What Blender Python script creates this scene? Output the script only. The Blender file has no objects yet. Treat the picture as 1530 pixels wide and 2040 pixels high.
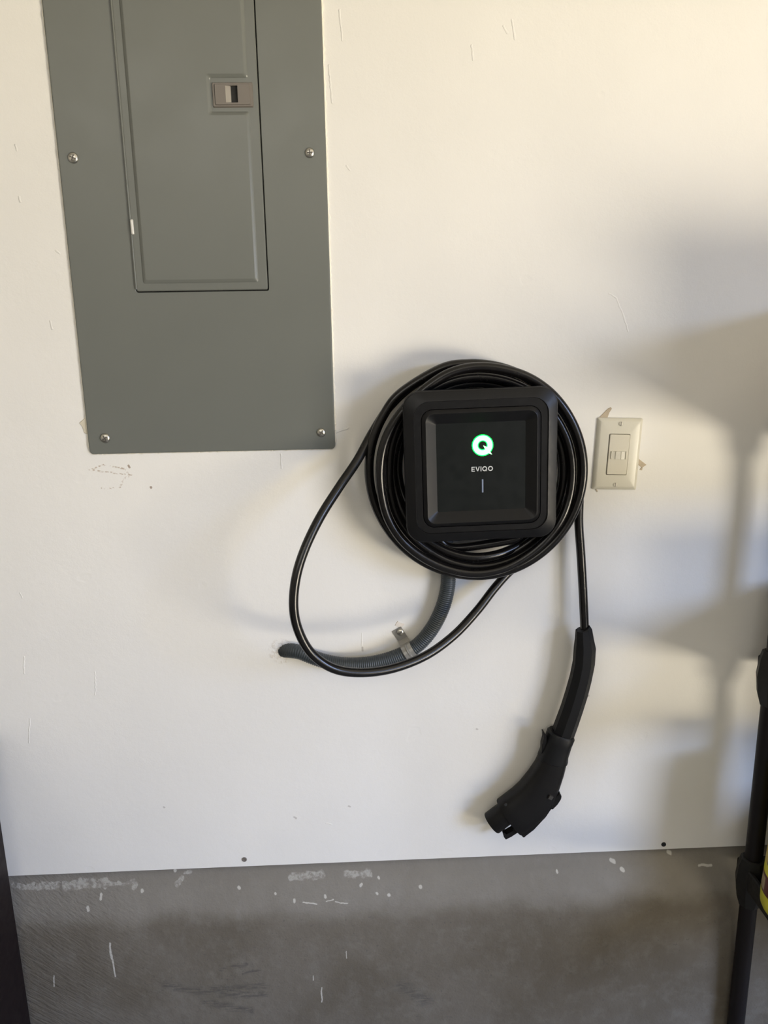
import bpy, bmesh, math, random
from mathutils import Vector, Matrix, noise
random.seed(7)
SC = bpy.context.scene
COL = SC.collection
PI = math.pi

# ------------------------------------------------------------------ camera
# wall plane is y = 0 (room on the -y side), x to the right, z up, garage floor z = 0
FPX = 1532.0
R = ((0.99907838, -0.02514602, 0.03478609),      # world x, y, z written in (image right, image down, forward)
     (-0.03965016, -0.23027423, 0.97231767),
     (-0.01643958, -0.97280083, -0.23105905))
CAM = Vector((0.0, -1.19, 1.42))
cd = bpy.data.cameras.new('camera'); cam = bpy.data.objects.new('camera', cd); COL.objects.link(cam)
cd.sensor_fit = 'VERTICAL'; cd.sensor_height = 36; cd.lens = 36 * FPX / 2040
cd.clip_start = 0.02
rt = Vector((R[0][0], R[1][0], R[2][0])); dn = Vector((R[0][1], R[1][1], R[2][1])); fw = Vector((R[0][2], R[1][2], R[2][2]))
m3 = Matrix((rt, -dn, -fw)).transposed()
cam.matrix_world = Matrix.Translation(CAM) @ m3.to_4x4()
SC.camera = cam

# ------------------------------------------------------------------ world, daylight, exposure
w = bpy.data.worlds.new('world'); SC.world = w; w.use_nodes = True
wb = w.node_tree.nodes['Background']; wb.inputs[0].default_value = (0.62, 0.75, 1.0, 1); wb.inputs[1].default_value = 0.6

def area(name, loc, target, sx, sy, color, power):
    l = bpy.data.lights.new(name, 'AREA'); l.shape = 'RECTANGLE'; l.size = sx; l.size_y = sy
    l.color = color; l.energy = power
    o = bpy.data.objects.new(name, l); COL.objects.link(o); o.location = loc
    o.rotation_euler = (Vector(target) - Vector(loc)).to_track_quat('-Z', 'Y').to_euler()
    return o
# what lies outside the garage door opening in the right wall: open sky, sunlit drive
area('sky_light', (6.6, -6.6, 4.3), (0, -0.2, 0.9), 6.0, 4.2, (0.48, 0.63, 1.0), 2050)
area('sunlit_drive_light', (5.2, -5.2, 0.03), (5.2, -5.2, 5), 4.6, 7.0, (1.0, 0.89, 0.69), 2950)
area('room_fill', (-0.6, -3.4, 2.6), (-0.5, -3.0, 0), 2.4, 2.4, (1.0, 0.97, 0.90), 48)  # added fill light, lifts the shadows like ambient bounce in the garage

SC.view_settings.view_transform = 'Standard'; SC.view_settings.look = 'None'
SC.view_settings.gamma = 1; SC.view_settings.use_curve_mapping = False
SC.view_settings.exposure = 0.12
SC.cycles.max_bounces = 8; SC.cycles.diffuse_bounces = 4; SC.cycles.caustics_reflective = False

# ------------------------------------------------------------------ helpers
def at(px, py, d=0.0):
    """photograph pixel -> world point at distance d in front of the wall"""
    v = (px - 765.0, py - 1020.0, FPX)
    u = Vector([R[i][0]*v[0] + R[i][1]*v[1] + R[i][2]*v[2] for i in range(3)])
    return CAM + u * ((-d - CAM.y) / u.y)

def link_mesh(name, verts, faces, mat, parent=None, smooth=False, loc=None, rot=None):
    me = bpy.data.meshes.new(name); me.from_pydata([tuple(v) for v in verts], [], faces); me.update()
    return link(name, me, mat, parent, smooth, loc, rot)
def link(name, me, mat, parent=None, smooth=False, loc=None, rot=None):
    if isinstance(me, bmesh.types.BMesh):
        b = me; me = bpy.data.meshes.new(name)
        bmesh.ops.recalc_face_normals(b, faces=b.faces); b.to_mesh(me); b.free()
    o = bpy.data.objects.new(name, me); COL.objects.link(o)
    if mat is not None and not me.materials: me.materials.append(mat)
    if smooth:
        for p in me.polygons: p.use_smooth = True
        if smooth is not True:
            me.set_sharp_from_angle(angle=math.radians(smooth))
    if parent is not None: o.parent = parent
    if loc is not None: o.location = loc
    if rot is not None: o.rotation_euler = rot
    return o
def tag(o, label=None, cat=None, group=None, kind=None):
    if label: o['label'] = label
    if cat: o['category'] = cat
    if group: o['group'] = group
    if kind: o['kind'] = kind
    return o
def thing(name, label, cat, loc=(0, 0, 0), rot=(0, 0, 0), group=None):
    o = bpy.data.objects.new(name, None); COL.objects.link(o)
    o.location = loc; o.rotation_euler = rot; o.empty_display_size = 0.05
    return tag(o, label, cat, group)

def box(b, x0, x1, y0, y1, z0, z1, bev=0.0, seg=2):
    r = bmesh.ops.create_cube(b, size=1.0)
    vs = r['verts']
    for v in vs:
        v.co = Vector(((x0+x1)/2 + v.co.x*(x1-x0), (y0+y1)/2 + v.co.y*(y1-y0), (z0+z1)/2 + v.co.z*(z1-z0)))
    if bev > 0:
        es = list({e for v in vs for e in v.link_edges})
        bmesh.ops.bevel(b, geom=es, offset=bev, segments=seg, affect='EDGES', profile=0.5)
    return b
def boxm(x0, x1, y0, y1, z0, z1, bev=0.0, seg=2):
    return box(bmesh.new(), x0, x1, y0, y1, z0, z1, bev, seg)

def lathe(b, prof, origin, axis, seg=32, caps=True):
    """prof: list of (distance along axis, radius)"""
    ax = Vector(axis).normalized(); q = ax.to_track_quat('Z', 'X'); o = Vector(origin)
    rings = []
    for t, r in prof:
        rings.append([b.verts.new(o + q @ Vector((r*math.cos(2*PI*k/seg), r*math.sin(2*PI*k/seg), t))) for k in range(seg)])
    for A, B in zip(rings, rings[1:]):
        for k in range(seg):
            b.faces.new((A[k], A[(k+1) % seg], B[(k+1) % seg], B[k]))
    if caps:
        b.faces.new(rings[0]); b.faces.new(rings[-1])
    return b

def catmull(pts, step=0.006):
    pts = [Vector(p) for p in pts]
    P = [pts[0]*2 - pts[1]] + pts + [pts[-1]*2 - pts[-2]]
    out = []
    for i in range(1, len(P)-2):
        p0, p1, p2, p3 = P[i-1:i+3]
        n = max(2, int((p2-p1).length/step))
        for k in range(n):
            t = k/n
            out.append(0.5*((2*p1) + (p2-p0)*t + (2*p0-5*p1+4*p2-p3)*t*t + (3*p1-p0-3*p2+p3)*t**3))
    out.append(pts[-1]); return out
def resample(pts, step):
    out = [pts[0]]; acc = 0.0
    for a, b_ in zip(pts, pts[1:]):
        L = (b_-a).length
        if L < 1e-9: continue
        while acc + L >= step:
            t = (step-acc)/L; a = a.lerp(b_, t); out.append(a.copy()); L = (b_-a).length; acc = 0.0
            if L < 1e-9: break
        acc += L
    out.append(pts[-1]); return out
def tube(b, pts, rad, seg=16, caps=True):
    """rad: number or function(index, count)"""
    n = len(pts); T = [(pts[min(i+1, n-1)] - pts[max(i-1, 0)]).normalized() for i in range(n)]
    N = T[0].orthogonal().normalized(); rings = []
    for i in range(n):
        N = (N - T[i]*N.dot(T[i])).normalized(); Bn = T[i].cross(N)
        r = rad(i, n) if callable(rad) else rad
        rings.append([b.verts.new(pts[i] + (N*math.cos(2*PI*k/seg) + Bn*math.sin(2*PI*k/seg))*r) for k in range(seg)])
    for A, B in zip(rings, rings[1:]):
        for k in range(seg):
            b.faces.new((A[k], A[(k+1) % seg], B[(k+1) % seg], B[k]))
    if caps: b.faces.new(rings[0]); b.faces.new(rings[-1])
    return b
def loft(b, secs, shape):
    """secs: (center, in-plane half width, out-of-plane half depth); shape: list of unit (u, v)"""
    n = len(secs); rings = []; Y = Vector((0, 1, 0))
    for i, (c, a, d) in enumerate(secs):
        t = (secs[min(i+1, n-1)][0] - secs[max(i-1, 0)][0]).normalized()
        nn = Y.cross(t).normalized(); out = t.cross(nn).normalized()
        rings.append([b.verts.new(c + nn*u*a + out*v*d) for u, v in shape])
    m = len(shape)
    for A, B in zip(rings, rings[1:]):
        for k in range(m): b.faces.new((A[k], A[(k+1) % m], B[(k+1) % m], B[k]))
    b.faces.new(rings[0]); b.faces.new(rings[-1])
    return b
def bridge(b, loops, cap0=False, cap1=True):
    """loops of equal count, lists of Vector"""
    rings = [[b.verts.new(p) for p in L] for L in loops]
    m = len(rings[0])
    for A, B in zip(rings, rings[1:]):
        for k in range(m): b.faces.new((A[k], A[(k+1) % m], B[(k+1) % m], B[k]))
    if cap0: b.faces.new(rings[0])
    if cap1: b.faces.new(rings[-1])
    return b
def rrect(cx, cz, hw, hh, r, y, seg=6):
    pts = []
    r = max(r, 1e-5)
    for (sx, sz, a0) in ((1, 1, 0), (-1, 1, 90), (-1, -1, 180), (1, -1, 270)):
        for k in range(seg+1):
            a = math.radians(a0 + 90*k/seg)
            pts.append(Vector((cx + sx*(hw-r) + r*math.cos(a), y, cz + sz*(hh-r) + r*math.sin(a))))
    return pts

# ------------------------------------------------------------------ materials
class NT:
    def __init__(s, name):
        s.m = bpy.data.materials.new(name); s.m.use_nodes = True; s.t = s.m.node_tree
        s.b = s.t.nodes['Principled BSDF']
    def n(s, ty, **kw):
        nd = s.t.nodes.new(ty)
        for k, v in kw.items(): setattr(nd, k, v)
        return nd
    def l(s, a, b): s.t.links.new(a, b)
    def val(s, x, sock):
        if isinstance(x, (int, float)): sock.default_value = x
        elif isinstance(x, (tuple, list)): sock.default_value = x
        else: s.l(x, sock)
    def math(s, op, a, b=0.0, c=None, clamp=False):
        nd = s.n('ShaderNodeMath', operation=op, use_clamp=clamp)
        s.val(a, nd.inputs[0]); s.val(b, nd.inputs[1])
        if c is not None: s.val(c, nd.inputs[2])
        return nd.outputs[0]
    def vmath(s, op, a, b=(0, 0, 0)):
        nd = s.n('ShaderNodeVectorMath', operation=op); s.val(a, nd.inputs[0]); s.val(b, nd.inputs[1])
        return nd.outputs['Value'] if op in ('DOT_PRODUCT', 'LENGTH', 'DISTANCE') else nd.outputs[0]
    def co(s): return s.n('ShaderNodeTexCoord').outputs['Object']
    def noise(s, vec, scale, detail=3, rough=0.55, out=0):
        nd = s.n('ShaderNodeTexNoise'); s.l(vec, nd.inputs['Vector']); nd.inputs['Scale'].default_value = scale
        nd.inputs['Detail'].default_value = detail; nd.inputs['Roughness'].default_value = rough
        return nd.outputs[out]
    def ramp(s, x, lo, hi, a=0.0, b=1.0, smooth=True):
        nd = s.n('ShaderNodeMapRange'); nd.interpolation_type = 'SMOOTHSTEP' if smooth else 'LINEAR'
        s.val(x, nd.inputs[0])
        for i, v in enumerate((lo, hi, a, b)): nd.inputs[1+i].default_value = v
        return nd.outputs[0]
    def mix(s, f, a, b):
        nd = s.n('ShaderNodeMix', data_type='RGBA'); s.val(f, nd.inputs[0])
        s.val(a if not (isinstance(a, tuple) and len(a) == 3) else (*a, 1), nd.inputs[6])
        s.val(b if not (isinstance(b, tuple) and len(b) == 3) else (*b, 1), nd.inputs[7])
        return nd.outputs[2]
    def bump(s, h, strength, dist, prev=None):
        nd = s.n('ShaderNodeBump'); s.val(h, nd.inputs['Height']); nd.inputs['Strength'].default_value = strength
        nd.inputs['Distance'].default_value = dist
        if prev is not None: s.l(prev, nd.inputs['Normal'])
        return nd.outputs[0]
    def seg(s, p, a, b, wd, soft=0.5):
        """mask of a stroke from a to b (x, z) of half width wd"""
        A = Vector((a[0], 0, a[1])); B = Vector((b[0], 0, b[1])); ba = B - A
        pa = s.vmath('SUBTRACT', p, tuple(A))
        h = s.math('MULTIPLY', s.vmath('DOT_PRODUCT', pa, tuple(ba)), 1/max(ba.length_squared, 1e-9), clamp=True)
        sc = s.n('ShaderNodeVectorMath', operation='SCALE'); sc.inputs[0].default_value = tuple(ba); s.l(h, sc.inputs['Scale'])
        d = s.vmath('DISTANCE', pa, sc.outputs[0])
        return s.ramp(d, wd*soft, wd, 1.0, 0.0)
    def set(s, **kw):
        names = {'color': 'Base Color', 'rough': 'Roughness', 'metal': 'Metallic', 'spec': 'Specular IOR Level',
                 'normal': 'Normal', 'coat': 'Coat Weight', 'emit': 'Emission Color', 'estr': 'Emission Strength', 'coat_rough': 'Coat Roughness'}
        for k, v in kw.items():
            if isinstance(v, tuple) and len(v) == 3: v = (*v, 1)
            s.val(v, s.b.inputs[names[k]])
        return s
    def maxof(s, L):
        r = L[0]
        for x in L[1:]: r = s.math('MAXIMUM', r, x)
        return r

def plain(name, color, rough=0.5, metal=0.0, spec=0.5, var=0.06, vscale=40, bump=0.0, bscale=400, bdist=0.0005):
    t = NT(name); c = t.co()
    f = t.noise(c, vscale)
    lo = tuple(max(0, x*(1-var)) for x in color); hi = tuple(x*(1+var) for x in color)
    t.set(color=t.mix(f, lo, hi), rough=t.ramp(t.noise(c, vscale*2.3), 0.3, 0.7, rough*0.9, min(1, rough*1.1)), metal=metal, spec=spec)
    if bump: t.set(normal=t.bump(t.noise(c, bscale), bump, bdist))
    return t.m

M = {}
def wall_material():
    t = NT('painted_drywall'); c = t.co()
    warp = t.n('ShaderNodeTexNoise'); t.l(c, warp.inputs[0]); warp.inputs['Scale'].default_value = 120
    wv = t.n('ShaderNodeVectorMath', operation='SCALE'); t.l(t.vmath('SUBTRACT', warp.outputs['Color'], (0.5, 0.5, 0.5)), wv.inputs[0]); wv.inputs['Scale'].default_value = 0.004
    flat = t.vmath('MULTIPLY', t.vmath('ADD', c, wv.outputs[0]), (1, 0, 1))
    def q(px, py): p = at(px, py); return (p.x, p.z)
    def S(L, wd): return t.maxof([t.seg(flat, q(*a), q(*b), wd) for a, b in L])
    base = t.mix(t.ramp(t.noise(c, 3.5, 4), 0.35, 0.7), (0.81, 0.795, 0.76), (0.84, 0.825, 0.79))
    # brown rubbed marks below the electrical panel
    pencil = S([((178, 936), (205, 926)), ((178, 936), (262, 946)), ((205, 926), (250, 934)), ((250, 934), (258, 950)), ((250, 950), (238, 972)), ((202, 972), (226, 973))], 0.0016)
    pm = t.math('MULTIPLY', pencil, t.ramp(t.noise(c, 260, 3), 0.42, 0.62, 0.0, 0.75))
    dots = S([((258, 931), (256, 928)), ((301, 971), (301, 970))], 0.0022)
    col = t.mix(pm, base, (0.40, 0.30, 0.21)); col = t.mix(t.math('MULTIPLY', dots, 0.75), col, (0.25, 0.16, 0.10))
    # bare spots and small dark specks
    specks = S([((586, 1628), (590, 1630)), ((695, 1606), (697, 1607)), ((722, 1296), (722, 1290)), ((950, 1452), (951, 1453)), ((1172, 1385), (1173, 1386)), ((326, 1608), (327, 1609))], 0.0022)
    col = t.mix(t.math('MULTIPLY', specks, 0.5), col, (0.33, 0.30, 0.27))
    # light scratches
    scr = S([((1213, 584), (1228, 594)), ((1228, 594), (1240, 622)), ((1240, 622), (1252, 660))], 0.0012)
    chips = S([((48, 1308), (48, 1342)), ((190, 1338), (190, 1384)), ((722, 1262), (721, 1286)), ((60, 1432), (57, 1480)), ((40, 1180), (44, 1192)), ((650, 1640), (660, 1642))], 0.0012)
    col = t.mix(t.math('MULTIPLY', t.math('MAXIMUM', scr, chips), 0.55), col, (0.95, 0.93, 0.88))
    # dry patched rim where the conduit enters
    e = q(562, 1297); pa = t.vmath('DISTANCE', flat, (e[0], 0, e[1]))
    ring = t.math('MULTIPLY', t.ramp(pa, 0.019, 0.024, 1, 0), t.ramp(t.noise(c, 150), 0.45, 0.6, 0.1, 0.8))
    col = t.mix(ring, col, (0.70, 0.66, 0.60))
    # paint relief: roller stipple, ridge around the conduit hole, drips and scratches
    h1 = t.noise(c, 420, 3, 0.6); h2 = t.noise(c, 60, 2)
    dents = t.ramp(t.noise(c, 17, 2), 0.70, 0.76, 0, -1)
    drips = t.maxof([scr, chips, S([((560, 905), (561, 932)), ((676, 20), (682, 80)), ((655, 130), (662, 205)), ((690, 330), (697, 338)), ((1020, 40), (1026, 78)), ((940, 90), (943, 120)), ((1003, 52), (1010, 66)), ((30, 290), (34, 300)), ((38, 392), (40, 402)), ((100, 640), (104, 655)), ((668, 862), (694, 852)), ((112, 500), (118, 505))], 0.0016)])
    nrm = t.bump(h1, 0.22, 0.0006); nrm = t.bump(h2, 0.25, 0.0012, nrm)
    nrm = t.bump(t.math('ADD', t.math('ADD', drips, t.math('MULTIPLY', ring, 0.6)), t.math('MULTIPLY', dents, 0.3)), 0.6, 0.0012, nrm)
    t.set(color=col, rough=0.62, spec=0.3, normal=nrm); return t.m
def concrete_material():
    t = NT('stem_wall_concrete'); c = t.co()
    warp = t.n('ShaderNodeTexNoise'); t.l(c, warp.inputs[0]); warp.inputs['Scale'].default_value = 70; warp.inputs['Detail'].default_value = 4
    wv = t.n('ShaderNodeVectorMath', operation='SCALE'); t.l(t.vmath('SUBTRACT', warp.outputs['Color'], (0.5, 0.5, 0.5)), wv.inputs[0]); wv.inputs['Scale'].default_value = 0.016
    flat = t.vmath('MULTIPLY', t.vmath('ADD', c, wv.outputs[0]), (1, 0, 1))
    def q(px, py, d): p = at(px, py, d); return (p.x, p.z)
    big = t.ramp(t.noise(c, 5, 5, 0.6), 0.35, 0.68)
    col = t.mix(big, (0.130, 0.112, 0.086), (0.170, 0.152, 0.125))
    col = t.mix(t.math('MULTIPLY', t.ramp(t.noise(c, 38, 5, 0.65), 0.45, 0.75), 0.35), col, (0.22, 0.205, 0.18))
    col = t.mix(t.math('MULTIPLY', t.ramp(t.noise(c, 170, 3, 0.6), 0.62, 0.72), 0.5), col, (0.09, 0.085, 0.075))
    sep = t.n('ShaderNodeSeparateXYZ'); t.l(c, sep.inputs[0])
    z = sep.outputs[2]
    # top ledge painted paler where it catches light, fading in the drywall's shade
    led = t.math('MULTIPLY', t.ramp(t.math('ADD', z, t.ramp(t.noise(c, 14, 4), 0.2, 0.8, -0.012, 0.012)), 0.400, 0.440), t.ramp(z, 0.482, 0.500, 1, 0.15))
    col = t.mix(t.math('MULTIPLY', led, 0.48), col, (0.30, 0.285, 0.255))
    # white paint slopped on the ledge
    st = [((20, 1775), (110, 1774), 0.0055, .012), ((125, 1773), (205, 1769), 0.0075, .012), ((205, 1769), (262, 1766), 0.0035, .012), ((262, 1772), (264, 1773), 0.006, .014),
          ((580, 1754), (600, 1752), 0.007, .01), ((600, 1752), (640, 1750), 0.006, .01), ((690, 1748), (738, 1747), 0.006, .01), ((350, 1766), (362, 1758), 0.004, .01), ((368, 1750), (374, 1749), 0.004, .01)]
    A = t.maxof([t.seg(flat, q(a[0], a[1], d), q(b[0], b[1], d), wd, 0.6) for a, b, wd, d in st])
    A = t.math('MULTIPLY', A, t.ramp(t.noise(c, 110, 4, 0.7), 0.38, 0.58, 0.15, 0.9))
    drops = [(197, 1792, 197, 1798, .0035, .022), (170, 1817, 172, 1821, .004, .03), (280, 1783, 281, 1784, .004, .02), (345, 1742, 346, 1743, .004, .003), (475, 1773, 476, 1774, .004, .016),
             (586, 1794, 586, 1796, .004, .022), (603, 1801, 632, 1803, .0017, .026), (650, 1799, 664, 1796, .0015, .026), (668, 1799, 692, 1801, .0013, .026), (647, 1786, 648, 1788, .0035, .02), (718, 1766, 720, 1764, .0035, .014), (754, 1748, 755, 1749, .003, .006), (775, 1783, 776, 1784, .004, .02), (750, 1781, 751, 1782, .003, .02), (548, 1784, 549, 1785, .003, .02),
             (836, 1766, 838, 1767, .0045, .014), (1220, 1719, 1226, 1721, .0045, .006), (1336, 1705, 1340, 1706, .005, .004), (1239, 1733, 1242, 1734, .0045, .01), (1110, 1737, 1111, 1739, .003, .01), (1395, 1728, 1420, 1727, .003, .012),
             (218, 1881, 224, 1910, .0027, .037), (224, 1910, 231, 1942, .0022, .037), (641, 1965, 641, 1994, .0018, .039), (107, 1945, 108, 1965, .0016, .04), (690, 1893, 691, 1906, .0012, .037), (624, 1940, 624, 1950, .0012, .038)]
    B = t.maxof([t.seg(t.vmath('MULTIPLY', t.vmath('ADD', t.vmath('MULTIPLY', wv.outputs[0], (0.35, 0, 0.35)), c), (1, 0, 1)), q(x0, y0, d), q(x1, y1, d), wd*0.8, 0.5) for x0, y0, x1, y1, wd, d in drops])
    col = t.mix(A, col, (0.42, 0.405, 0.37)); col = t.mix(t.math('MULTIPLY', B, 0.85), col, (0.56, 0.54, 0.49))
    # dark rubbed scuffs
    dk = [((405, 1972), (525, 1962), .012), ((440, 1980), (528, 1979), .010), ((440, 1933), (490, 1921), .005), ((485, 1937), (518, 1930), .004), ((410, 1996), (500, 2010), .012), ((800, 1960), (850, 1990), .02), ((330, 1962), (400, 1975), .012)]
    Dk = t.maxof([t.seg(flat, q(*a, .038), q(*b, .038), wd, 0.1) for a, b, wd in dk])
    Dk = t.math('MULTIPLY', Dk, t.ramp(t.noise(t.vmath('MULTIPLY', c, (1, 1, 5)), 50, 3), 0.35, 0.6, 0.0, 0.7))
    col = t.mix(Dk, col, (0.085, 0.08, 0.07))
    nrm = t.bump(t.noise(c, 260, 4, 0.65), 0.5, 0.0012); nrm = t.bump(t.noise(c, 55, 4, 0.6), 0.5, 0.003, nrm)
    # slanting trowel marks at the left
    sl = t.n('ShaderNodeMapping'); t.l(c, sl.inputs[0]); sl.inputs['Rotation'].default_value = (0, math.radians(-38), 0)
    sm = t.vmath('MULTIPLY', sl.outputs[0], (0.16, 1, 1))
    tw = t.math('MULTIPLY', t.noise(sm, 220, 2), t.ramp(sep.outputs[0], -0.60, -0.28, 1, 0))
    nrm = t.bump(tw, 0.7, 0.003, nrm)
    t.set(color=col, rough=0.8, spec=0.25, normal=nrm); return t.m

M['wall'] = wall_material()
M['concrete'] = concrete_material()
M['floor'] = plain('garage_floor', (0.20, 0.195, 0.18), 0.8, var=0.2, vscale=6, bump=0.4, bscale=120, bdist=0.002)
M['room'] = plain('room_paint', (0.50, 0.49, 0.47), 0.7, var=0.03, vscale=3)
M['panel'] = plain('grey_enamel', (0.150, 0.158, 0.143), 0.34, var=0.04, vscale=7, spec=0.5)
M['latch'] = plain('taupe_plastic', (0.17, 0.15, 0.13), 0.4, var=0.04)
M['gap'] = plain('dark_recess', (0.012, 0.012, 0.011), 0.7)
M['steel'] = plain('zinc_steel', (0.36, 0.35, 0.325), 0.33, metal=0.6, var=0.05, vscale=90, bump=0.1, bscale=300)
M['screw'] = plain('screw_metal', (0.60, 0.58, 0.52), 0.3, metal=1.0, var=0.15, vscale=200)
M['black'] = plain('matte_black_plastic', (0.0055, 0.0055, 0.006), 0.38, spec=0.25, var=0.1, vscale=60, bump=0.12, bscale=1800, bdist=0.0002)
M['screen'] = plain('smoked_panel', (0.006, 0.0078, 0.0076), 0.4, spec=0.2, var=0.08, vscale=30, bump=0.1, bscale=1500, bdist=0.0001)
M['cord'] = plain('black_rubber_cord', (0.0055, 0.005, 0.005), 0.25, var=0.15, vscale=30, bump=0.03, bscale=150, bdist=0.0003, spec=0.45)
M['plug'] = plain('plug_black_plastic', (0.006, 0.0055, 0.0055), 0.48, spec=0.25, var=0.1, vscale=80, bump=0.15, bscale=1500, bdist=0.0002)
M['grip'] = plain('grip_black_rubber', (0.0055, 0.0058, 0.0068), 0.5, spec=0.25, var=0.1, vscale=80, bump=0.1, bscale=1500, bdist=0.0002)
M['conduit'] = plain('grey_pvc_jacket', (0.034, 0.043, 0.050), 0.42, var=0.12, vscale=40)
M['plate'] = plain('ivory_plastic', (0.66, 0.63, 0.53), 0.33, var=0.02, vscale=30, bump=0.15, bscale=900, bdist=0.0002)
M['insert'] = plain('ivory_insert', (0.65, 0.61, 0.50), 0.36, var=0.02)
M['lens'] = plain('ivory_lens', (0.66, 0.63, 0.53), 0.5, var=0.02)
M['white_print'] = plain('white_print', (0.62, 0.63, 0.62), 0.5)
M['blue_print'] = plain('status_window', (0.20, 0.24, 0.33), 0.35)
M['shelf'] = plain('black_shelf_plastic', (0.010, 0.0095, 0.009), 0.5, spec=0.3, var=0.15, vscale=50, bump=0.3, bscale=500, bdist=0.0005)
M['post'] = plain('dark_post_plastic', (0.008, 0.006, 0.0065), 0.45, spec=0.25, var=0.1, vscale=30)
M['cab'] = plain('espresso_laminate', (0.010, 0.006, 0.0065), 0.5, spec=0.2, var=0.15, vscale=20)
M['paper'] = plain('torn_paper', (0.50, 0.42, 0.31), 0.85, var=0.15, vscale=200)
M['caulk'] = plain('dried_paint', (0.82, 0.78, 0.68), 0.6, var=0.06, vscale=90, bump=0.4, bscale=300, bdist=0.001)
M['card'] = plain('cardboard', (0.36, 0.25, 0.15), 0.8, var=0.1)
M['bin'] = plain('grey_bin', (0.10, 0.11, 0.13), 0.5)
g = NT('green_backlit_emblem'); g.set(color=(0.02, 0.3, 0.08), emit=(0.45, 1.0, 0.50), estr=1.8); M['green'] = g.m
g = NT('green_halo'); g.set(color=(0.0, 0.2, 0.04), emit=(0.0, 1.0, 0.04), estr=9.0); M['rim'] = g.m  # emission stands in for the halo of the lit emblem

# ------------------------------------------------------------------ the room
XL, XR, YF, ZC = -2.4, 2.7, -6.0, 2.7
ZD = 0.4986                                       # lower edge of the drywall
wb_ = boxm(XL, XR, 0.0, 0.013, ZD, ZC)
wall = tag(link('wall_back', wb_, M['wall']), kind='structure')
tag(link('wall_left', boxm(XL-0.1, XL, YF, 0.2, 0, ZC), M['room']), kind='structure')
tag(link('wall_front', boxm(XL-0.1, XR+0.1, YF-0.1, YF, 0, ZC), M['room']), kind='structure')
b = bmesh.new(); OY0, OY1, OZ = -3.75, -1.7, 2.05   # garage door opening in the right wall
box(b, XR, XR+0.12, OY1, 0.2, 0, ZC); box(b, XR, XR+0.12, YF, OY0, 0, ZC); box(b, XR, XR+0.12, OY0, OY1, OZ, ZC)
tag(link('wall_right', b, M['room']), kind='structure')
tag(link('ceiling', boxm(XL-0.1, XR+0.1, YF-0.1, 0.2, ZC, ZC+0.1), M['room']), kind='structure')
tag(link('floor', boxm(XL-0.1, XR+8, -14, 0.2, -0.1, 0), M['floor']), kind='structure')

# stem wall of concrete: flares out under the drywall, then drops to the floor
prof = [(-0.013, 0.520), (-0.0125, 0.4975), (-0.009, 0.490), (-0.003, 0.480), (0.006, 0.468), (0.015, 0.453), (0.022, 0.438), (0.0275, 0.422), (0.031, 0.408), (0.0335, 0.392), (0.036, 0.37), (0.038, 0.34), (0.040, 0.30), (0.041, 0.22), (0.0415, 0.14), (0.042, 0.0)]
pp = resample(catmull([Vector((0, -d, z)) for d, z in prof], 0.003), 0.005)
xs = [XL] + [-1.0 + 0.005*i for i in range(0, 401)] + [XR]
V = []; F = []
for x in xs:
    for k, p in enumerate(pp):
        n1 = noise.noise(Vector((x*4, p.z*5, 0))); n2 = noise.noise(Vector((x*22, p.z*26, 3))); n3 = noise.noise(Vector((x*90, p.z*90, 7)))
        wgt = min(1, max(0, (0.485 - p.z)/0.05))
        edge = math.exp(-((p.z-0.42)/0.018)**2)
        V.append((x, p.y - (n1*0.0035 + n2*0.0012 + n3*0.0005)*wgt - edge*noise.noise(Vector((x*9, 1, 1)))*0.004, p.z))
L = len(pp)
for i in range(len(xs)-1):
    for k in range(L-1):
        F.append((i*L+k, i*L+k+1, (i+1)*L+k+1, (i+1)*L+k))
o = link_mesh('wall_base', V, F, M['concrete'], smooth=True); tag(o, kind='structure')

# small pieces that belong to the wall: drywall nails, torn paper, beads of dried paint
for px, py in ((487, 1712), (1322, 1682)):
    p = at(px, py); b = bmesh.new()
    lathe(b, [(-0.001, 0.0045), (0.0012, 0.0042), (0.0016, 0.0032), (0.0008, 0.0012)], p, (0, -1, 0), 14)
    link('nail', b, M['gap' if px > 1000 else 'latch'], wall, smooth=40)
def flake(pts, mat=None, d=0.0012, name='torn_paper'):
    base = [at(x, y) for x, y in pts]; c = sum(base, Vector())/len(base)
    top = [p.lerp(c, 0.12) + Vector((0, -d*random.uniform(0.7, 1.3), 0)) for p in base]
    b = bmesh.new(); bridge(b, [base, top]); return link(name, b, mat or M['paper'], wall)
flake([(1192, 833), (1201, 824), (1211, 814), (1217, 811), (1219, 814), (1214, 822), (1210, 833)])
flake([(1270, 912), (1279, 919), (1288, 926), (1279, 932), (1270, 925)])
flake([(1277, 932), (1280, 930), (1279, 937), (1274, 936)])
flake([(1186, 975), (1189, 980), (1191, 979), (1188, 974)])
flake([(158, 842), (170, 832), (174, 832), (177, 866), (168, 863), (164, 850)], plain('cream_flake', (0.60, 0.55, 0.44), 0.8))
flake([(786, 1246), (792, 1237), (797, 1240), (806, 1243), (800, 1251)], plain('pale_flake', (0.78, 0.72, 0.64), 0.8), 0.0008)
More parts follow.
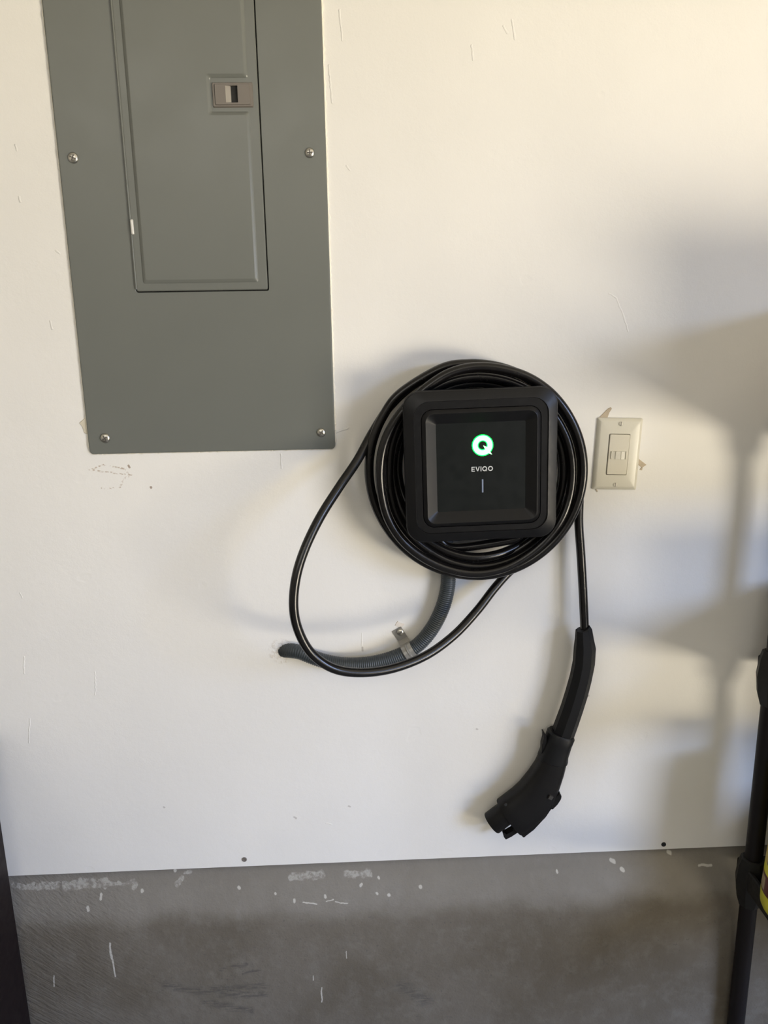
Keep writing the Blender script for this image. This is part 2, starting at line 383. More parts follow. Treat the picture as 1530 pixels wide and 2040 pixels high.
def bead(p0, p1, wmin, wmax, n, side=(1, 0), seed=1):
    """ragged ridge of dried paint running from p0 to p1 on the wall"""
    rr = random.Random(seed); V = []; F = []
    for i in range(n+1):
        t = i/n; x = p0[0]+(p1[0]-p0[0])*t; z = p0[1]+(p1[1]-p0[1])*t
        s = noise.noise(Vector((t*n*0.33, seed, 0)))*0.5+0.5; s2 = rr.random()
        wd = wmin + (wmax-wmin)*(s*s*0.7+0.3*s2*s)
        h = 0.0022 + 0.0025*s2*s
        V += [(x, 0.0, z), (x, -h, z), (x+side[0]*wd*0.6, -h*0.8, z+side[1]*wd*0.6), (x+side[0]*wd, 0.0, z+side[1]*wd)]
    for i in range(n):
        for k in range(3): F.append((4*i+k, 4*i+k+1, 4*i+k+5, 4*i+k+4))
    return link_mesh('paint_bead', V, F, M['caulk'], wall)
PX0, PX1, PZ0, PZ1 = -0.408, -0.0316, 1.2408, 2.12
bead((PX1+0.0002, 1.25), (PX1+0.0002, PZ1), 0.0008, 0.0055, 300, (1, 0), 3)
bead((PX0-0.0004, 1.25), (PX0-0.0004, PZ1), 0.0008, 0.0035, 260, (-1, 0), 5)
bead((PX0+0.004, PZ0-0.0002), (PX1-0.004, PZ0-0.0002), 0.0006, 0.0035, 160, (0, -1), 9)

# ------------------------------------------------------------------ electrical panel
ep = thing('electrical_panel', 'large grey metal electrical panel with a narrow door, set flush in the white wall', 'electrical panel', ((PX0+PX1)/2, 0, PZ0))
ox, oz = ep.location.x, ep.location.z
cx = 0.0; hw = (PX1-PX0)/2; hh = (PZ1-PZ0)/2; czl = hh
dx0, dx1, dz0, dz1 = -0.3155-ox, -0.1225-ox, 1.4790-oz, 1.98-oz
dcx, dcz, dhw, dhh = (dx0+dx1)/2, (dz0+dz1)/2, (dx1-dx0)/2, (dz1-dz0)/2
b = bmesh.new()
bridge(b, [rrect(cx, czl, hw, hh, 0.006, -0.0001), rrect(cx, czl, hw, hh, 0.006, -0.0030), rrect(cx, czl, hw-0.0006, hh-0.0006, 0.0055, -0.0037), rrect(cx, czl, hw-0.0018, hh-0.0018, 0.005, -0.0040),
           rrect(dcx, dcz, dhw+0.0012, dhh+0.0012, 0.003, -0.0040), rrect(dcx, dcz, dhw+0.0006, dhh+0.0006, 0.003, -0.0036), rrect(dcx, dcz, dhw+0.0006, dhh+0.0006, 0.003, 0.002)], cap1=False)
link('cover_plate', b, M['panel'], ep)
link('box_interior', boxm(dx0-0.001, dx1+0.001, -0.0003, -0.0001, dz0-0.001, dz1+0.001), M['gap'], ep)
door = bpy.data.objects.new('panel_door', None)
b = bmesh.new()
g0 = 0.0010
bridge(b, [rrect(dcx, dcz, dhw-g0, dhh-g0, 0.0025, -0.0012), rrect(dcx, dcz, dhw-g0, dhh-g0, 0.0025, -0.0050), rrect(dcx, dcz, dhw-g0-0.0008, dhh-g0-0.0008, 0.002, -0.0058), rrect(dcx, dcz, dhw-g0-0.0016, dhh-g0-0.0016, 0.002, -0.0060)], cap0=True)
# raised centre field with a notch round the latch
def loc(px, py, d=0.008):
    p = at(px, py, d); return Vector((p.x-ox, 0, p.z-oz))
fl = loc(284, 565).x; fr = loc(515, 563).x; fb = loc(400, 564).z; ft = dz1-0.010
nl = loc(420, 190).x; nt = loc(460, 155).z; nb = loc(460, 221).z
fr_n = fr
out = [(fl, fb), (fr, fb), (fr, nb), (nl, nb), (nl, nt), (fr, nt), (fr, ft), (fl, ft)]
def offset_poly(P, k):
    n = len(P); Q = []
    for i in range(n):
        a, p, c = Vector(P[i-1]), Vector(P[i]), Vector(P[(i+1) % n])
        e1 = (p-a).normalized(); e2 = (c-p).normalized()
        n1 = Vector((-e1.y, e1.x)); n2 = Vector((-e2.y, e2.x)); Q.append(p + (n1+n2)*k)
    return Q
def round_poly(P, r, seg=4):
    n = len(P); Q = []
    for i in range(n):
        a, p, c = Vector(P[i-1]), Vector(P[i]), Vector(P[(i+1) % n])
        u = (a-p).normalized()*r; v = (c-p).normalized()*r
        for k in range(seg+1):
            t = k/seg; Q.append((1-t)**2*(p+u) + 2*t*(1-t)*p + t*t*(p+v))
    return Q
lay = []
for ins, y in ((0, -0.0058), (0.0006, -0.0062), (0.0016, -0.0070), (0.0046, -0.0084), (0.0056, -0.0086)):
    lay.append([Vector((q.x, y, q.y)) for q in round_poly([tuple(v) for v in offset_poly(out, ins)], 0.0035)])
bridge(b, lay)
door = link('panel_door', b, M['panel'], ep)
# latch: bezel, sliding face, finger slot
lt = loc(421, 164).x; lr = loc(503, 164).x; lz1 = loc(460, 163).z; lz0 = loc(460, 214).z
lcx, lcz = (lt+lr)/2, (lz0+lz1)/2; lhw, lhh = (lr-lt)/2, (lz1-lz0)/2
sx0, sx1 = loc(450, 190).x, loc(474, 190).x; sz0, sz1 = loc(460, 205).z, loc(460, 171).z
scx, scz, shw, shh = (sx0+sx1)/2, (sz0+sz1)/2, (sx1-sx0)/2, (sz1-sz0)/2
b = bmesh.new()
bridge(b, [rrect(lcx, lcz, lhw, lhh, 0.0015, -0.0055), rrect(lcx, lcz, lhw-0.0012, lhh-0.0012, 0.0015, -0.0085), rrect(lcx, lcz, lhw-0.0035, lhh-0.0028, 0.001, -0.0085), rrect(lcx, lcz, lhw-0.0045, lhh-0.0035, 0.001, -0.0100),
           rrect(scx, scz, shw, shh, 0.0006, -0.0100), rrect(scx, scz, shw, shh, 0.0006, -0.0064)], cap1=False)
la = link('latch', b, M['latch'], door, smooth=25)
tag(la, 'taupe plastic sliding latch')
link('latch_slot', boxm(sx0, sx1, -0.0066, -0.0062, sz0, sz1), M['gap'], door)
b = bmesh.new(); xm = sx0 + (sx1-sx0)*0.42                       # slanted thumb ramp inside the slot
vs = [b.verts.new(p) for p in ((sx0, -0.0098, sz0), (xm, -0.0066, sz0), (xm, -0.0066, sz1), (sx0, -0.0098, sz1))]
b.faces.new(vs); link('latch_ramp', b, plain('latch_ramp', (0.30, 0.275, 0.235), 0.4), door)
# bare metal hinge lug at the left edge of the door
p = loc(263, 452); b = boxm(p.x-0.0022, p.x+0.0022, -0.0090, -0.0035, p.z-0.0105, p.z+0.0105, 0.0016, 3)
tag(link('hinge', b, plain('bare_hinge', (0.72, 0.70, 0.66), 0.35, 0.4), ep, smooth=40), 'bare metal hinge lug')
# rolled hinge edge beside it
b = bmesh.new(); tube(b, [Vector((dx0+0.0004, -0.0052, dz0+0.004)), Vector((dx0+0.0004, -0.0052, dz1-0.004))], 0.0016, 10)
link('hinge_edge', b, M['panel'], ep, smooth=60)
def screw_mesh(r, h, slot=True, ang=0.3, cross=False):
    b = bmesh.new()
    lathe(b, [(0, r*0.98), (h*0.35, r), (h*0.75, r*0.82), (h*0.97, r*0.45), (h, r*0.02)], (0, 0, 0), (0, -1, 0), 24)
    return b
for i, (px, py) in enumerate(((145, 314), (617, 304), (209, 873), (640, 862))):
    p = at(px, py, 0.006)
    s = link('screw', screw_mesh(0.0073 if px < 300 else 0.0068, 0.0036), M['screw'], ep, smooth=50, loc=(p.x-ox, -0.0038, p.z-oz))
    b = bmesh.new(); box(b, -0.0042, 0.0042, -0.0042, -0.0030, -0.0007, 0.0007); box(b, -0.0007, 0.0007, -0.0041, -0.0030, -0.0042, 0.0042)
    link('slot', b, plain('screw_slot', (0.12, 0.11, 0.10), 0.5, 0.6), s, loc=(0, 0, 0), rot=(0, 0.4+i*1.1, 0))

# ------------------------------------------------------------------ wall switch
sw = thing('wall_switch', 'ivory wall switch plate with a motion sensor insert, right of the coiled black cable', 'light switch', (0.4125, 0, 1.2222), (0, math.radians(2.3), 0))
PW, PH = 0.0358, 0.0570
IW, IH = 0.0158, 0.0318
b = bmesh.new()
bridge(b, [rrect(0, 0, PW, PH, 0.0022, -0.0002), rrect(0, 0, PW, PH, 0.0022, -0.0020), rrect(0, 0, PW-0.0008, PH-0.0008, 0.0022, -0.0032), rrect(0, 0, PW-0.0042, PH-0.0042, 0.002, -0.0060), rrect(0, 0, PW-0.0060, PH-0.0060, 0.002, -0.0065),
           rrect(0, 0, IW+0.0009, IH+0.0009, 0.002, -0.0065), rrect(0, 0, IW+0.0009, IH+0.0009, 0.002, -0.001)], cap1=False)
link('wall_plate', b, M['plate'], sw, smooth=30)
b = bmesh.new()
bridge(b, [rrect(0, 0, IW, IH, 0.0018, -0.0005), rrect(0, 0, IW, IH, 0.0018, -0.0078), rrect(0, 0, IW-0.0006, IH-0.0006, 0.0016, -0.0084)], cap0=True)
ins = link('switch_insert', b, M['insert'], sw, smooth=30)
b = bmesh.new(); z0, z1 = -0.0068, 0.0052; n = 14; LW = 0.0118
for k in range(n+1):
    a = -1 + 2*k/n; x = a*LW; y = -0.0084 - 0.0016*(1-a*a) - 0.0002
    b.verts.new((x, y, z0)); b.verts.new((x, y, z1)); b.verts.new((x, -0.0083, z0)); b.verts.new((x, -0.0083, z1))
b.verts.ensure_lookup_table(); vv = b.verts
for k in range(n):
    i = 4*k; j = i+4
    b.faces.new((vv[i], vv[j], vv[j+1], vv[i+1])); b.faces.new((vv[i], vv[i+2], vv[j+2], vv[j])); b.faces.new((vv[i+1], vv[j+1], vv[j+3], vv[i+3]))
le = link('sensor_lens', b, M['lens'], ins, smooth=30)
for x in (-0.0118, 0.0113):
    link('lens_rib', boxm(x, x+0.0008, -0.0102, -0.0082, z0, z1), M['lens'], ins)
for x in (-0.0052, 0.0035):
    link('lens_rib', boxm(x, x+0.0009, -0.0108, -0.009, z0, z1), M['plate'], ins)
for z in (-0.0005, 0.0012):
    link('lens_bar', boxm(-0.0045, 0.0036, -0.0106, -0.009, z-0.0003, z+0.0003), M['plate'], ins)
for z in (0.0485, -0.0485):
    s = link('screw', screw_mesh(0.0036, 0.0016), M['plate'], sw, smooth=50, loc=(0, -0.0065, z))
    link('slot', boxm(-0.0004, 0.0004, -0.0018, -0.0010, -0.0033, 0.0033), M['latch'], s, rot=(0, 0.05, 0))

# ------------------------------------------------------------------ charger
TILT = math.radians(1.2)
CHX, CHZ = 0.1820, 1.2240
ch = thing('ev_charger', 'square black wall charger with a green lit Q emblem and cable coiled round it', 'charger', (CHX, 0, CHZ), (0, -TILT, 0))
HS = 0.1115
def cl(px, py, d):
    p = at(px, py, d); v = Vector((p.x-CHX, 0, p.z-CHZ)); c, s = math.cos(TILT), math.sin(TILT)
    return Vector((v.x*c + v.z*s, 0, -v.x*s + v.z*c))
DF = 0.100                                         # flange face distance from the wall
b = bmesh.new()                                    # narrower body the cable is wound on
bridge(b, [rrect(0, 0.004, 0.074, 0.074, 0.02, -0.0005), rrect(0, 0.004, 0.074, 0.074, 0.02, -0.060), rrect(0, 0.002, 0.084, 0.084, 0.02, -0.078)], cap0=True)
link('housing', b, M['black'], ch, smooth=30)
b = bmesh.new(); K = 10
zc = -0.0012
PROF = [(0.004, 0.022, 0.076), (0, 0.026, 0.079), (0, 0.026, 0.0900), (0.0010, 0.0255, 0.0918), (0.0135, 0.0235, 0.0978), (0.0145, 0.0230, 0.0980), (0.0150, 0.0228, 0.0962), (0.0246, 0.0170, 0.0962),
        (0.0252, 0.0165, 0.0945), (0.0258, 0.0160, 0.0960), (0.0300, 0.0130, 0.0992), (0.0312, 0.0120, 0.0997), (0.0325, 0.0110, 0.0990), (0.0470, 0.0020, 0.0905)]
bridge(b, [rrect(0, zc if i >= 7 else 0, HS-i_, HS-i_, r_, -d_, K) for i, (i_, r_, d_) in enumerate(PROF)], cap0=True, cap1=False)
link('front_cover', b, M['black'], ch, smooth=24)
SY = -0.0908
b = bmesh.new(); bridge(b, [rrect(0, zc, HS-0.0465, HS-0.0465, 0.002, -0.086), rrect(0, zc, HS-0.0465, HS-0.0465, 0.002, SY)], cap0=True)
scr = link('display', b, M['screen'], ch)
# emblem: ring with a pointed tail
ec = cl(961.3, 887, 0.091); RO, RI = 0.0143, 0.0072
b = bmesh.new(); n = 64
def ringmesh(b, c, ro, ri, y0, y1, n=64):
    L = [[Vector((c.x+r*math.cos(2*PI*k/n), y, c.z+r*math.sin(2*PI*k/n))) for k in range(n)] for r, y in ((ri, y0), (ri, y1), (ro, y1), (ro, y0))]
    return bridge(b, L, cap1=False)
ringmesh(b, ec, RO, RI, SY, SY-0.0012)
b2 = bmesh.new(); ringmesh(b2, ec, RO+0.0011, RI-0.0010, SY, SY-0.0010)
link('emblem_halo', b2, M['rim'], scr)  # glowing ring added to imitate the green halo round the emblem
def prism(b, pts, y0, y1):
    return bridge(b, [[Vector((x, y0, z)) for x, z in pts], [Vector((x, y1, z)) for x, z in pts]], cap0=True)
prism(b, [(ec.x+0.0008, ec.z-0.0002), (ec.x+0.0072, ec.z-0.0030), (ec.x+0.0138, ec.z-0.0142), (ec.x+0.0060, ec.z-0.0108)], SY, SY-0.00125)
tag(link('emblem', b, M['green'], scr), 'glowing green letter Q emblem')
# brand lettering, one mesh per character
lh = 0.0070; st = 0.0013; y1 = SY-0.0003
word = cl(961.5, 934, 0.091); x = word.x-0.0163; zb = word.z-lh/2
def bars(L):
    b = bmesh.new()
    for P in L: prism(b, P, SY+0.0001, y1)
    return b
def rect(x0, x1, z0, z1): return [(x0, z0), (x1, z0), (x1, z1), (x0, z1)]
link('letter', bars([rect(x, x+st, zb, zb+lh), rect(x+st, x+0.0048, zb, zb+st*0.9), rect(x+st, x+0.0044, zb+lh/2-st*0.4, zb+lh/2+st*0.45), rect(x+st, x+0.0048, zb+lh-st*0.9, zb+lh)]), M['white_print'], scr)
x += 0.0058
link('letter', bars([[(x, zb+lh), (x+0.0026, zb), (x+0.0037, zb), (x+0.0014, zb+lh)], [(x+0.0037, zb), (x+0.0026, zb), (x+0.0049, zb+lh), (x+0.0063, zb+lh)]]), M['white_print'], scr)
x += 0.0074
link('letter', bars([rect(x, x+st, zb, zb+lh)]), M['white_print'], scr)
x += 0.0026
for q in (True, False):
    b = bmesh.new(); c = Vector((x+lh/2, 0, zb+lh/2)); ringmesh(b, c, lh/2+0.0001, lh/2-st*0.95, SY+0.0001, y1, 28)
    if q: prism(b, [(c.x+0.0004, c.z-0.0014), (c.x+0.0014, c.z-0.0008), (c.x+0.0034, c.z-0.0034), (c.x+0.0020, c.z-0.0034)], SY+0.0001, y1)
    link('letter', b, M['white_print'], scr); x += 0.0085
bc = cl(961.5, 968, 0.091)
link('status_bar', boxm(bc.x-0.0011, bc.x+0.0011, SY-0.0004, SY+0.0001, bc.z-0.0098, bc.z+0.0098), M['blue_print'], scr)
gx = cl(1030, 1080, 0.045)                          # cable gland under the body
b = bmesh.new(); lathe(b, [(0, 0.017), (0.016, 0.017), (0.017, 0.021), (0.034, 0.021), (0.036, 0.018), (0.050, 0.013)], (gx.x-0.006, -0.045, -0.072), (0.12, 0, -1), 8)
link('cable_gland', b, M['black'], ch, smooth=30)
b = bmesh.new(); lathe(b, [(0, 0.015), (0.006, 0.015), (0.007, 0.0195), (0.02, 0.0195), (0.022, 0.016)], (-0.048, -0.036, -0.060), (0, 0, -1), 8)
link('conduit_fitting', b, M['black'], ch, smooth=30)

# ------------------------------------------------------------------ charging cable with its plug
cb = thing('charging_cable', 'thick black charging cable coiled round the charger, its plug hanging at lower right', 'cable', at(960, 1150))
CO = cb.location
def W(p): return p - CO
cpx, cpy = 950.0, 934.0
keys = [  # angle (0 = right, clockwise in the photograph), pixel radius, distance from the wall
    (50, 168, .044), (90, 165, .037), (135, 156, .036), (180, 157, .022), (225, 162, .020), (270, 167, .020), (315, 168, .020),
    (360, 170, .020), (405, 172, .026), (450, 176, .053), (495, 172, .050), (540, 167, .038), (585, 168, .037), (630, 171, .038), (675, 172, .040),
    (720, 173, .042), (765, 178, .038), (810, 186, .037), (855, 187, .034), (900, 184, .024), (945, 185, .026), (990, 187, .028), (1035, 187, .030),
    (1080, 188, .032), (1125, 190, .040), (1170, 195, .053), (1215, 187, .052), (1260, 175, .052), (1305, 180, .052), (1350, 183, .050), (1395, 187, .050),
    (1440, 190, .052), (1485, 197, .060), (1530, 208, .066), (1575, 206, .068), (1620, 193, .068), (1665, 187, .068), (1710, 203, .063), (1755, 211, .061),
    (1800, 212, .060), (1845, 211, .058), (1890, 213, .054), (1935, 214, .050), (1980, 215, .047), (2025, 214, .045), (2050, 212, .042), (2080, 208, .034), (2110, 206, .030), (2160, 205, .028), (2200, 206, .024)]
pts = []
for a, r, d in keys:
    pts.append((a, r, d))
path = []
def ang(a, r, d): return at(cpx + r*math.cos(math.radians(a)), cpy + r*math.sin(math.radians(a)), d)
for (a0, r0, d0), (a1, r1, d1) in zip(keys, keys[1:]):
    n = max(1, int((a1-a0)/15))
    for k in range(n):
        t = k/n; ts = t*t*(3-2*t); path.append(ang(a0+(a1-a0)*t, r0+(r1-r0)*ts, d0+(d1-d0)*ts))
gland_w = Vector((CHX+gx.x+0.001, -0.045, CHZ-0.117))
path = [gland_w] + [gland_w + Vector((-0.002, 0.001, -0.008))] + path[3:]
# leaves the coil behind, swings out in the big hanging loop and comes back behind it
loop = [(1052, 1112, .018), (1018, 1136, .024), (985, 1172, .036), (950, 1217, .052), (905, 1265, .070), (850, 1305, .092), (785, 1331, .112), (720, 1340, .128), (665, 1332, .138), (622, 1303, .144), (596, 1260, .148), (585, 1210, .148),
        (590, 1150, .142), (608, 1092, .130), (638, 1030, .112), (676, 970, .086), (712, 917, .058), (742, 862, .034), (778, 808, .022), (828, 764, .014), (890, 737, .012), (950, 729, .012), (1020, 739, .012), (1085, 777, .012), (1131, 838, .012), (1150, 910, .013), (1154, 980, .018), (1153, 1040, .023), (1157, 1100, .026), (1161, 1170, .029), (1164, 1235, .031), (1165, 1262, .032)]
path += [at(*p) for p in loop]
cpath = resample(catmull(path, 0.004), 0.005)
b = bmesh.new(); tube(b, [W(p) for p in cpath], 0.0070, 18)
link('cord', b, M['cord'], cb, smooth=60)

oct_ = [(math.cos(a)*1.04, math.sin(a)*1.04) for a in [math.radians(22.5+45*k) for k in range(8)]]
def sup(n, e):
    L = []
    for k in range(n):
        a = 2*PI*k/n; c, s = math.cos(a), math.sin(a)
        L.append((math.copysign(abs(c)**(2/e), c), math.copysign(abs(s)**(2/e), s)))
    return L
def sec(px, py, hwpx, hd, d=0.033):
    p = at(px, py, d); q = at(px+hwpx, py, d); return (W(p), (q-p).length, hd)
b = bmesh.new()
loft(b, [sec(1162, 1252, 14, .011), sec(1163, 1254, 15.5, .0125), sec(1164, 1272, 17.5, .0145), sec(1165, 1290, 20.5, .0175), sec(1163, 1320, 20.5, .018), sec(1157, 1350, 20.5, .018), sec(1149, 1380, 21, .018), sec(1139, 1412, 21, .018), sec(1129, 1440, 21.5, .0185), sec(1119, 1468, 21.5, .0185)], oct_)
link('grip', b, M['grip'], cb, smooth=28)
b = bmesh.new()
S = sup(32, 2.4)
loft(b, [sec(1119, 1459, 24, .0195), sec(1117.5, 1463, 27.5, .0215), sec(1112, 1477, 27, .0215), sec(1104, 1499, 28, .0215), sec(1101.5, 1509, 29.5, .0226), sec(1100.5, 1512, 29.5, .0226), sec(1100, 1514, 26.5, .0205)], S)
link('collar', b, M['grip'], cb, smooth=35)
b = bmesh.new()
loft(b, [sec(1101, 1510, 27.5, .0212), sec(1094, 1530, 30, .0218), sec(1083, 1553, 34, .0222), sec(1069, 1578, 39, .0228), sec(1053, 1599, 43, .0232), sec(1033, 1616, 44, .0235), sec(1017, 1627, 43, .0235), sec(1014, 1629, 41, .0225)], sup(36, 2.7))
head = link('connector_head', b, M['plug'], cb, smooth=38)
# round nozzle
nd = (at(979, 1641, .033)-at(1017, 1612, .033)).normalized(); n0 = W(at(1019, 1610, .033))
b = bmesh.new()
lathe(b, [(0, 0.0195), (0.0425, 0.0198), (0.0440, 0.0190), (0.0440, 0.0172), (0.020, 0.0168), (0.020, 0.0005)], n0, nd, 40, caps=False)
link('nozzle', b, M['plug'], head, smooth=35)
for du, dv in ((0.007, 0.006), (-0.007, 0.006), (0.009, -0.005), (-0.009, -0.005), (0, -0.011)):
    perp = nd.cross(Vector((0, 1, 0))).normalized(); b = bmesh.new()
    lathe(b, [(0.020, 0.0028), (0.038, 0.0026)], n0 + perp*du + Vector((0, dv, 0)), nd, 10); link('contact_pin', b, M['gap'], head)
# lower rail under the nozzle, latch hook and thumb release
def pprism(pix, d0, d1, name, mat, parent, bev=0.0):
    dm = (d0*0.3+d1*0.7); A = [W(at(x, y, dm)) + Vector((0, dm-d0, 0)) for x, y in pix]; B = [W(at(x, y, dm)) + Vector((0, dm-d1, 0)) for x, y in pix]
    b = bmesh.new(); bridge(b, [A, B], cap0=True)
    if bev: bmesh.ops.bevel(b, geom=list(b.edges), offset=bev, segments=2, affect='EDGES')
    return link(name, b, mat, parent, smooth=35)
pprism([(1030, 1650), (1041, 1663), (1061, 1646), (1085, 1620), (1100, 1600), (1085, 1580), (1050, 1610), (1022, 1638)], .016, .049, 'latch_housing', M['plug'], head, 0.0012)
pprism([(1001, 1657), (1003, 1665), (1007, 1670), (1018, 1664), (1031, 1656), (1024, 1645), (1019, 1649), (1022, 1652), (1008, 1660), (1005, 1656)], .026, .040, 'latch_hook', M['plug'], head, 0.0005)
pprism([(1091, 1606), (1099, 1609), (1109, 1599), (1116, 1588), (1117, 1581), (1113, 1577), (1105, 1584), (1096, 1592)], .022, .045, 'release_button', M['plug'], head, 0.001)
pprism([(1091, 1589), (1095, 1583), (1102, 1586), (1098, 1592)], .047, .0585, 'grey_pad', plain('pad_grey', (0.045, 0.042, 0.038), 0.5), head)
hc = W(at(1007.5, 1603, .0555)); b = bmesh.new(); lathe(b, [(0, 0.0026), (0.0012, 0.0024)], hc + Vector((0, 0.0005, 0)), (0, -1, 0), 14)
link('screw_hole', b, M['gap'], head)
# small catch on the left of the collar
pprism([(1081, 1457), (1084, 1458), (1088, 1466), (1088, 1480), (1083, 1490), (1078, 1500), (1079, 1480), (1083, 1470)], .030, .042, 'catch', M['plug'], cb, 0.0005)

# ------------------------------------------------------------------ conduit and its strap
ct = [(878, 1015, .036), (880, 1035, .024), (884, 1060, .0165), (890, 1100, .0155), (893, 1145, .0155), (891, 1175, .0155), (881, 1212, .0155), (862, 1250, .0155), (838, 1280, .0155), (812, 1298, .0150), (775, 1313, .0150), (735, 1322, .0150), (690, 1324, .0155), (650, 1318, .016), (620, 1308, .0150), (597, 1299, .011), (578, 1296, .003), (565, 1295, -.008)]
cp = resample(catmull([at(*p) for p in ct], 0.002), 0.00085)
b = bmesh.new()
tube(b, cp, lambda i, n: 0.0118 + 0.0005*math.sin(i*2*PI/4.0), 20)
tag(link('conduit', b, M['conduit'], smooth=True), 'dark grey ribbed flexible conduit curving from a hole in the wall up behind the charger', 'conduit')
sp = thing('pipe_strap', 'shiny metal strap screwed to the wall, holding the grey conduit', 'pipe strap', at(797, 1261))
SO = sp.location
c0 = at(815, 1296.5, .0150); along = (at(838, 1280, .0155)-at(790, 1308, .0150)); along.y = 0; along.normalize()
up = Vector((-along.z, 0, along.x)); 
if up.z < 0: up = -up
rr_ = 0.0130; cy = 0.0150
prof = [(0.0385, .0004), (0.030, .0004), (0.021, .0006), (0.0175, .0014)]
prof += [(rr_*math.cos(a), cy + rr_*math.sin(a)) for a in [math.radians(x) for x in (-25, 0, 20, 40, 60, 78, 88, 98, 112, 135, 158, 180, 205)]]
prof += [(-rr_*0.92, 0.001)]
wd = 0.0085
def strip(prof, wd, th):
    b = bmesh.new(); loops = []
    for i, (u, d) in enumerate(prof):
        a = Vector(prof[max(i-1, 0)]); c = Vector(prof[min(i+1, len(prof)-1)]); t = (c-a).normalized(); o_ = Vector((t.y, -t.x))
        rib = 1.2 if 5 < i < 16 else 0.0
        row = []
        for s, k in ((-1, 0), (1, 0), (1, 1), (.25, 1), (.12, 1+rib), (-.12, 1+rib), (-.25, 1), (-1, 1)):
            off = o_ * (th*k)
            row.append(c0 - SO + up*(u+off.x) + Vector((0, -c0.y - (d+off.y), 0)) + along*s*wd)
        loops.append(row)
    return bridge(b, loops, cap0=True)
band = link('strap_band', strip(prof, wd, 0.0011), M['steel'], sp)
s = link('screw', screw_mesh(0.0060, 0.0036), M['screw'], sp, smooth=50, loc=at(798, 1259.5, .003)-SO + Vector((0, 0.001, 0)))
link('slot', boxm(-0.0005, 0.0005, -0.0036, -0.0026, -0.0035, 0.0035), M['gap'], s, rot=(0, 0.9, 0))

# ------------------------------------------------------------------ plastic shelving unit at the right
PD = 0.062
pl = at(1486, 1700, PD)
PR = 0.0145; px_ = pl.x + PR
SHX0 = at(1465, 1765, PD).x; SHW, SHD = 0.90, 0.38
ZS = [0.509, 0.891, 1.273]
su = thing('shelving_unit', 'black plastic shelving unit with round posts at the right edge of the wall', 'shelf', (SHX0, -0.036, 0))
def SU(x, d, z): return Vector((x-SHX0, -d+0.036, z))
TH = 0.050
posts = [(px_, PD), (px_, PD+SHD-0.05), (SHX0+SHW-0.03, PD), (SHX0+SHW-0.03, PD+SHD-0.05)]
for zt in ZS:
    b = bmesh.new()
    xi0, xi1 = SHX0+0.010-SHX0, SHW-0.010; y0, y1 = -(SHD-0.004), -0.004
    for (a, c, e, f_) in ((xi0, xi0+0.008, y0, y1), (xi1-0.008, xi1, y0, y1), (xi0, xi1, y0, y0+0.008), (xi0, xi1, y1-0.008, y1)):
        box(b, a, c, e, f_, zt-0.038, zt, 0.002, 1)
    box(b, xi0+0.004, xi1-0.004, y0+0.004, y1-0.004, zt-0.025, zt-0.019)
    tr = link('shelf_board', b, M['shelf'], su, smooth=30)
    for k in range(14):
        yk = y0+0.012+(y1-y0-0.03)*k/13
        link('shelf_rib', boxm(xi0+0.008, xi1-0.008, yk, yk+0.006, zt-0.036, zt-0.024), M['shelf'], tr)
    for (pxx, dd) in posts:
        q = SU(pxx, dd, 0); b = bmesh.new()
        lathe(b, [(-0.079, PR+0.003), (-0.060, PR+0.0090), (-0.030, PR+0.0125), (0.000, PR+0.0095), (0.012, PR+0.0060), (0.014, PR+0.003), (0.014, PR+0.0004)], (q.x, q.y, zt), (0, 0, 1), 8)
        link('corner_socket', b, M['shelf'], tr, smooth=30)
for (pxx, dd) in posts:
    q = SU(pxx, dd, 0)
    for a, c in ((0.0, ZS[0]-0.03), (ZS[0], ZS[1]-0.03), (ZS[1], ZS[2]-0.03)):
        b = bmesh.new(); lathe(b, [(0, PR), (c-a, PR)], (q.x, q.y, a), (0, 0, 1), 20); link('post', b, M['post'], su, smooth=60)

# yellow tub on the lower shelf
def label_material():
    t = NT('tub_print'); c = t.co(); sep = t.n('ShaderNodeSeparateXYZ'); t.l(c, sep.inputs[0]); z = sep.outputs[2]
    an = t.math('ARCTAN2', sep.outputs[0], sep.outputs[1])
    yellow = (0.62, 0.60, 0.035); col = t.mix(t.noise(c, 20), yellow, (0.68, 0.62, 0.06))
    def band(lo, hi): return t.math('MULTIPLY', t.ramp(z, lo-0.001, lo, 0, 1), t.ramp(z, hi, hi+0.001, 1, 0))
    blobs = t.n('ShaderNodeTexVoronoi'); t.l(t.vmath('MULTIPLY', c, (1, 1, 1)), blobs.inputs[0]); blobs.inputs['Scale'].default_value = 42
    pic = t.mix(t.ramp(blobs.outputs['Distance'], 0.25, 0.4), (0.05, 0.05, 0.16), (0.55, 0.42, 0.10))
    col = t.mix(band(0.085, 0.125), col, pic)
    col = t.mix(band(0.034, 0.066), col, (0.10, 0.025, 0.03))
    win = t.math('MULTIPLY', band(0.038, 0.060), t.ramp(t.math('SINE', t.math('MULTIPLY', an, 9.0)), -0.25, -0.2))
    col = t.mix(win, col, (0.42, 0.33, 0.20))
    t.set(color=col, rough=0.35); return t.m
TUBX, TUBD = 0.70, 0.155
tub = thing('food_tub', 'yellow plastic tub with a dark red band, standing on the lower shelf', 'container', (TUBX, -TUBD, ZS[0]-0.019))
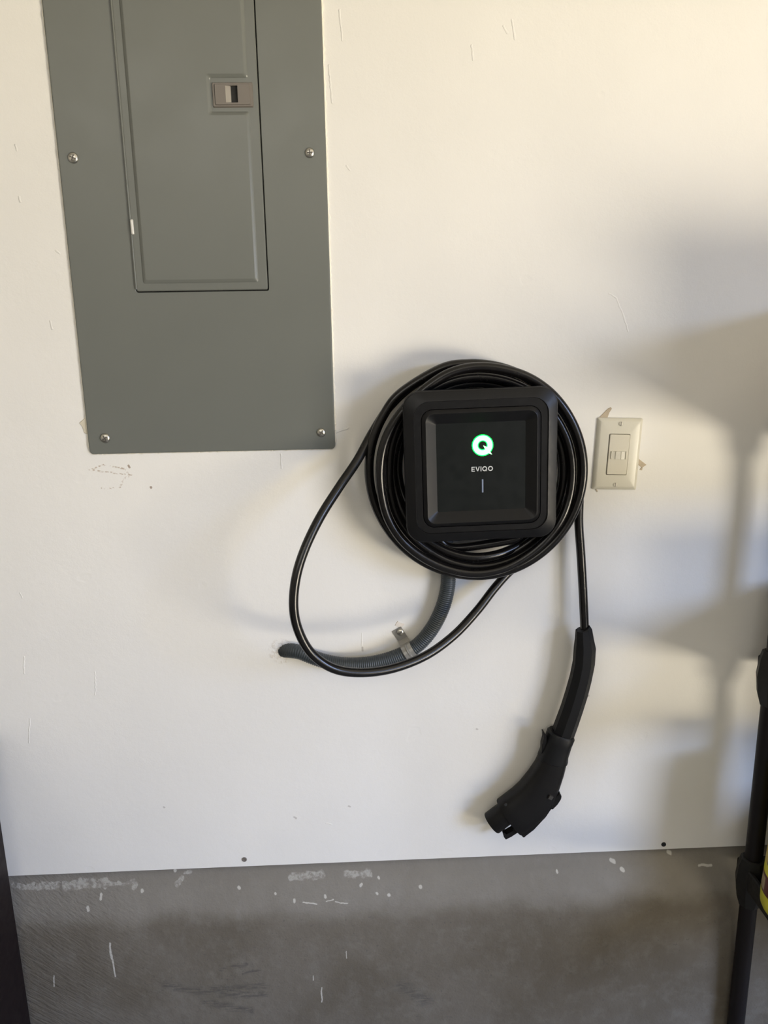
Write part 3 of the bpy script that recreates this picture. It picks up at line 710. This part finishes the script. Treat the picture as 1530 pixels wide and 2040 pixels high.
b = bmesh.new(); lathe(b, [(0, 0.052), (0.003, 0.0565), (0.010, 0.0595), (0.03, 0.060), (0.10, 0.057), (0.16, 0.053), (0.20, 0.051), (0.215, 0.044), (0.22, 0.04)], (0, 0, 0), (0, 0, 1), 48)
link('tub_body', b, label_material(), tub, smooth=40)
b = bmesh.new(); lathe(b, [(0.218, 0.044), (0.221, 0.047), (0.238, 0.047), (0.241, 0.044)], (0, 0, 0), (0, 0, 1), 48)
link('lid', b, plain('lid_yellow', (0.6, 0.5, 0.03), 0.4), tub, smooth=40)
# unseen boxes on the shelves, placed and sized to shade the wall
def carton(x, d, z, w_, dp, h, rz, label, mat):
    t = thing('unseen_box', label, 'box', (x, -d, z), (0, 0, rz), 'unseen boxes stored on the shelving unit')
    link('box_body', boxm(-w_/2, w_/2, -dp/2, dp/2, 0, h, 0.004, 1), mat, t)
    link('lid', boxm(-w_/2-0.004, w_/2+0.004, -dp/2-0.004, dp/2+0.004, h-0.03, h+0.003, 0.003, 1), mat, t)
carton(1.15, 0.225, ZS[0]-0.019, 0.56, 0.28, 0.19, 0, 'unseen wide cardboard box on the lower shelf, right of the yellow tub', M['card'])
carton(1.05, 0.225, ZS[1]-0.019, 0.62, 0.28, 0.15, 0, 'unseen dark grey bin on the middle shelf', M['bin'])
carton(1.05, 0.225, ZS[2]-0.019, 0.64, 0.28, 0.20, 0, 'unseen tall cardboard box on the top shelf', M['card'])

# ------------------------------------------------------------------ dark cabinet at the left edge
cxr = at(18, 1745, 0.052).x
cab = thing('storage_cabinet', 'dark brown wooden cabinet at the left edge, standing against the concrete base', 'cabinet', (cxr-0.25, -0.27, 0))
link('cabinet_body', boxm(-0.25, 0.25, -0.20, 0.218, 0.06, 0.80, 0.002, 1), M['cab'], cab)
link('plinth', boxm(-0.24, 0.24, -0.18, 0.21, 0.0, 0.06), M['cab'], cab)
for s in (-1, 1):
    d_ = link('cabinet_door', boxm(min(s*0.002, s*0.248), max(s*0.002, s*0.248), -0.219, -0.2005, 0.065, 0.785, 0.002, 1), M['cab'], cab)
    link('door_handle', boxm(s*0.03-0.005, s*0.03+0.005, -0.24, -0.219, 0.5, 0.62, 0.002, 1), M['steel'], d_)
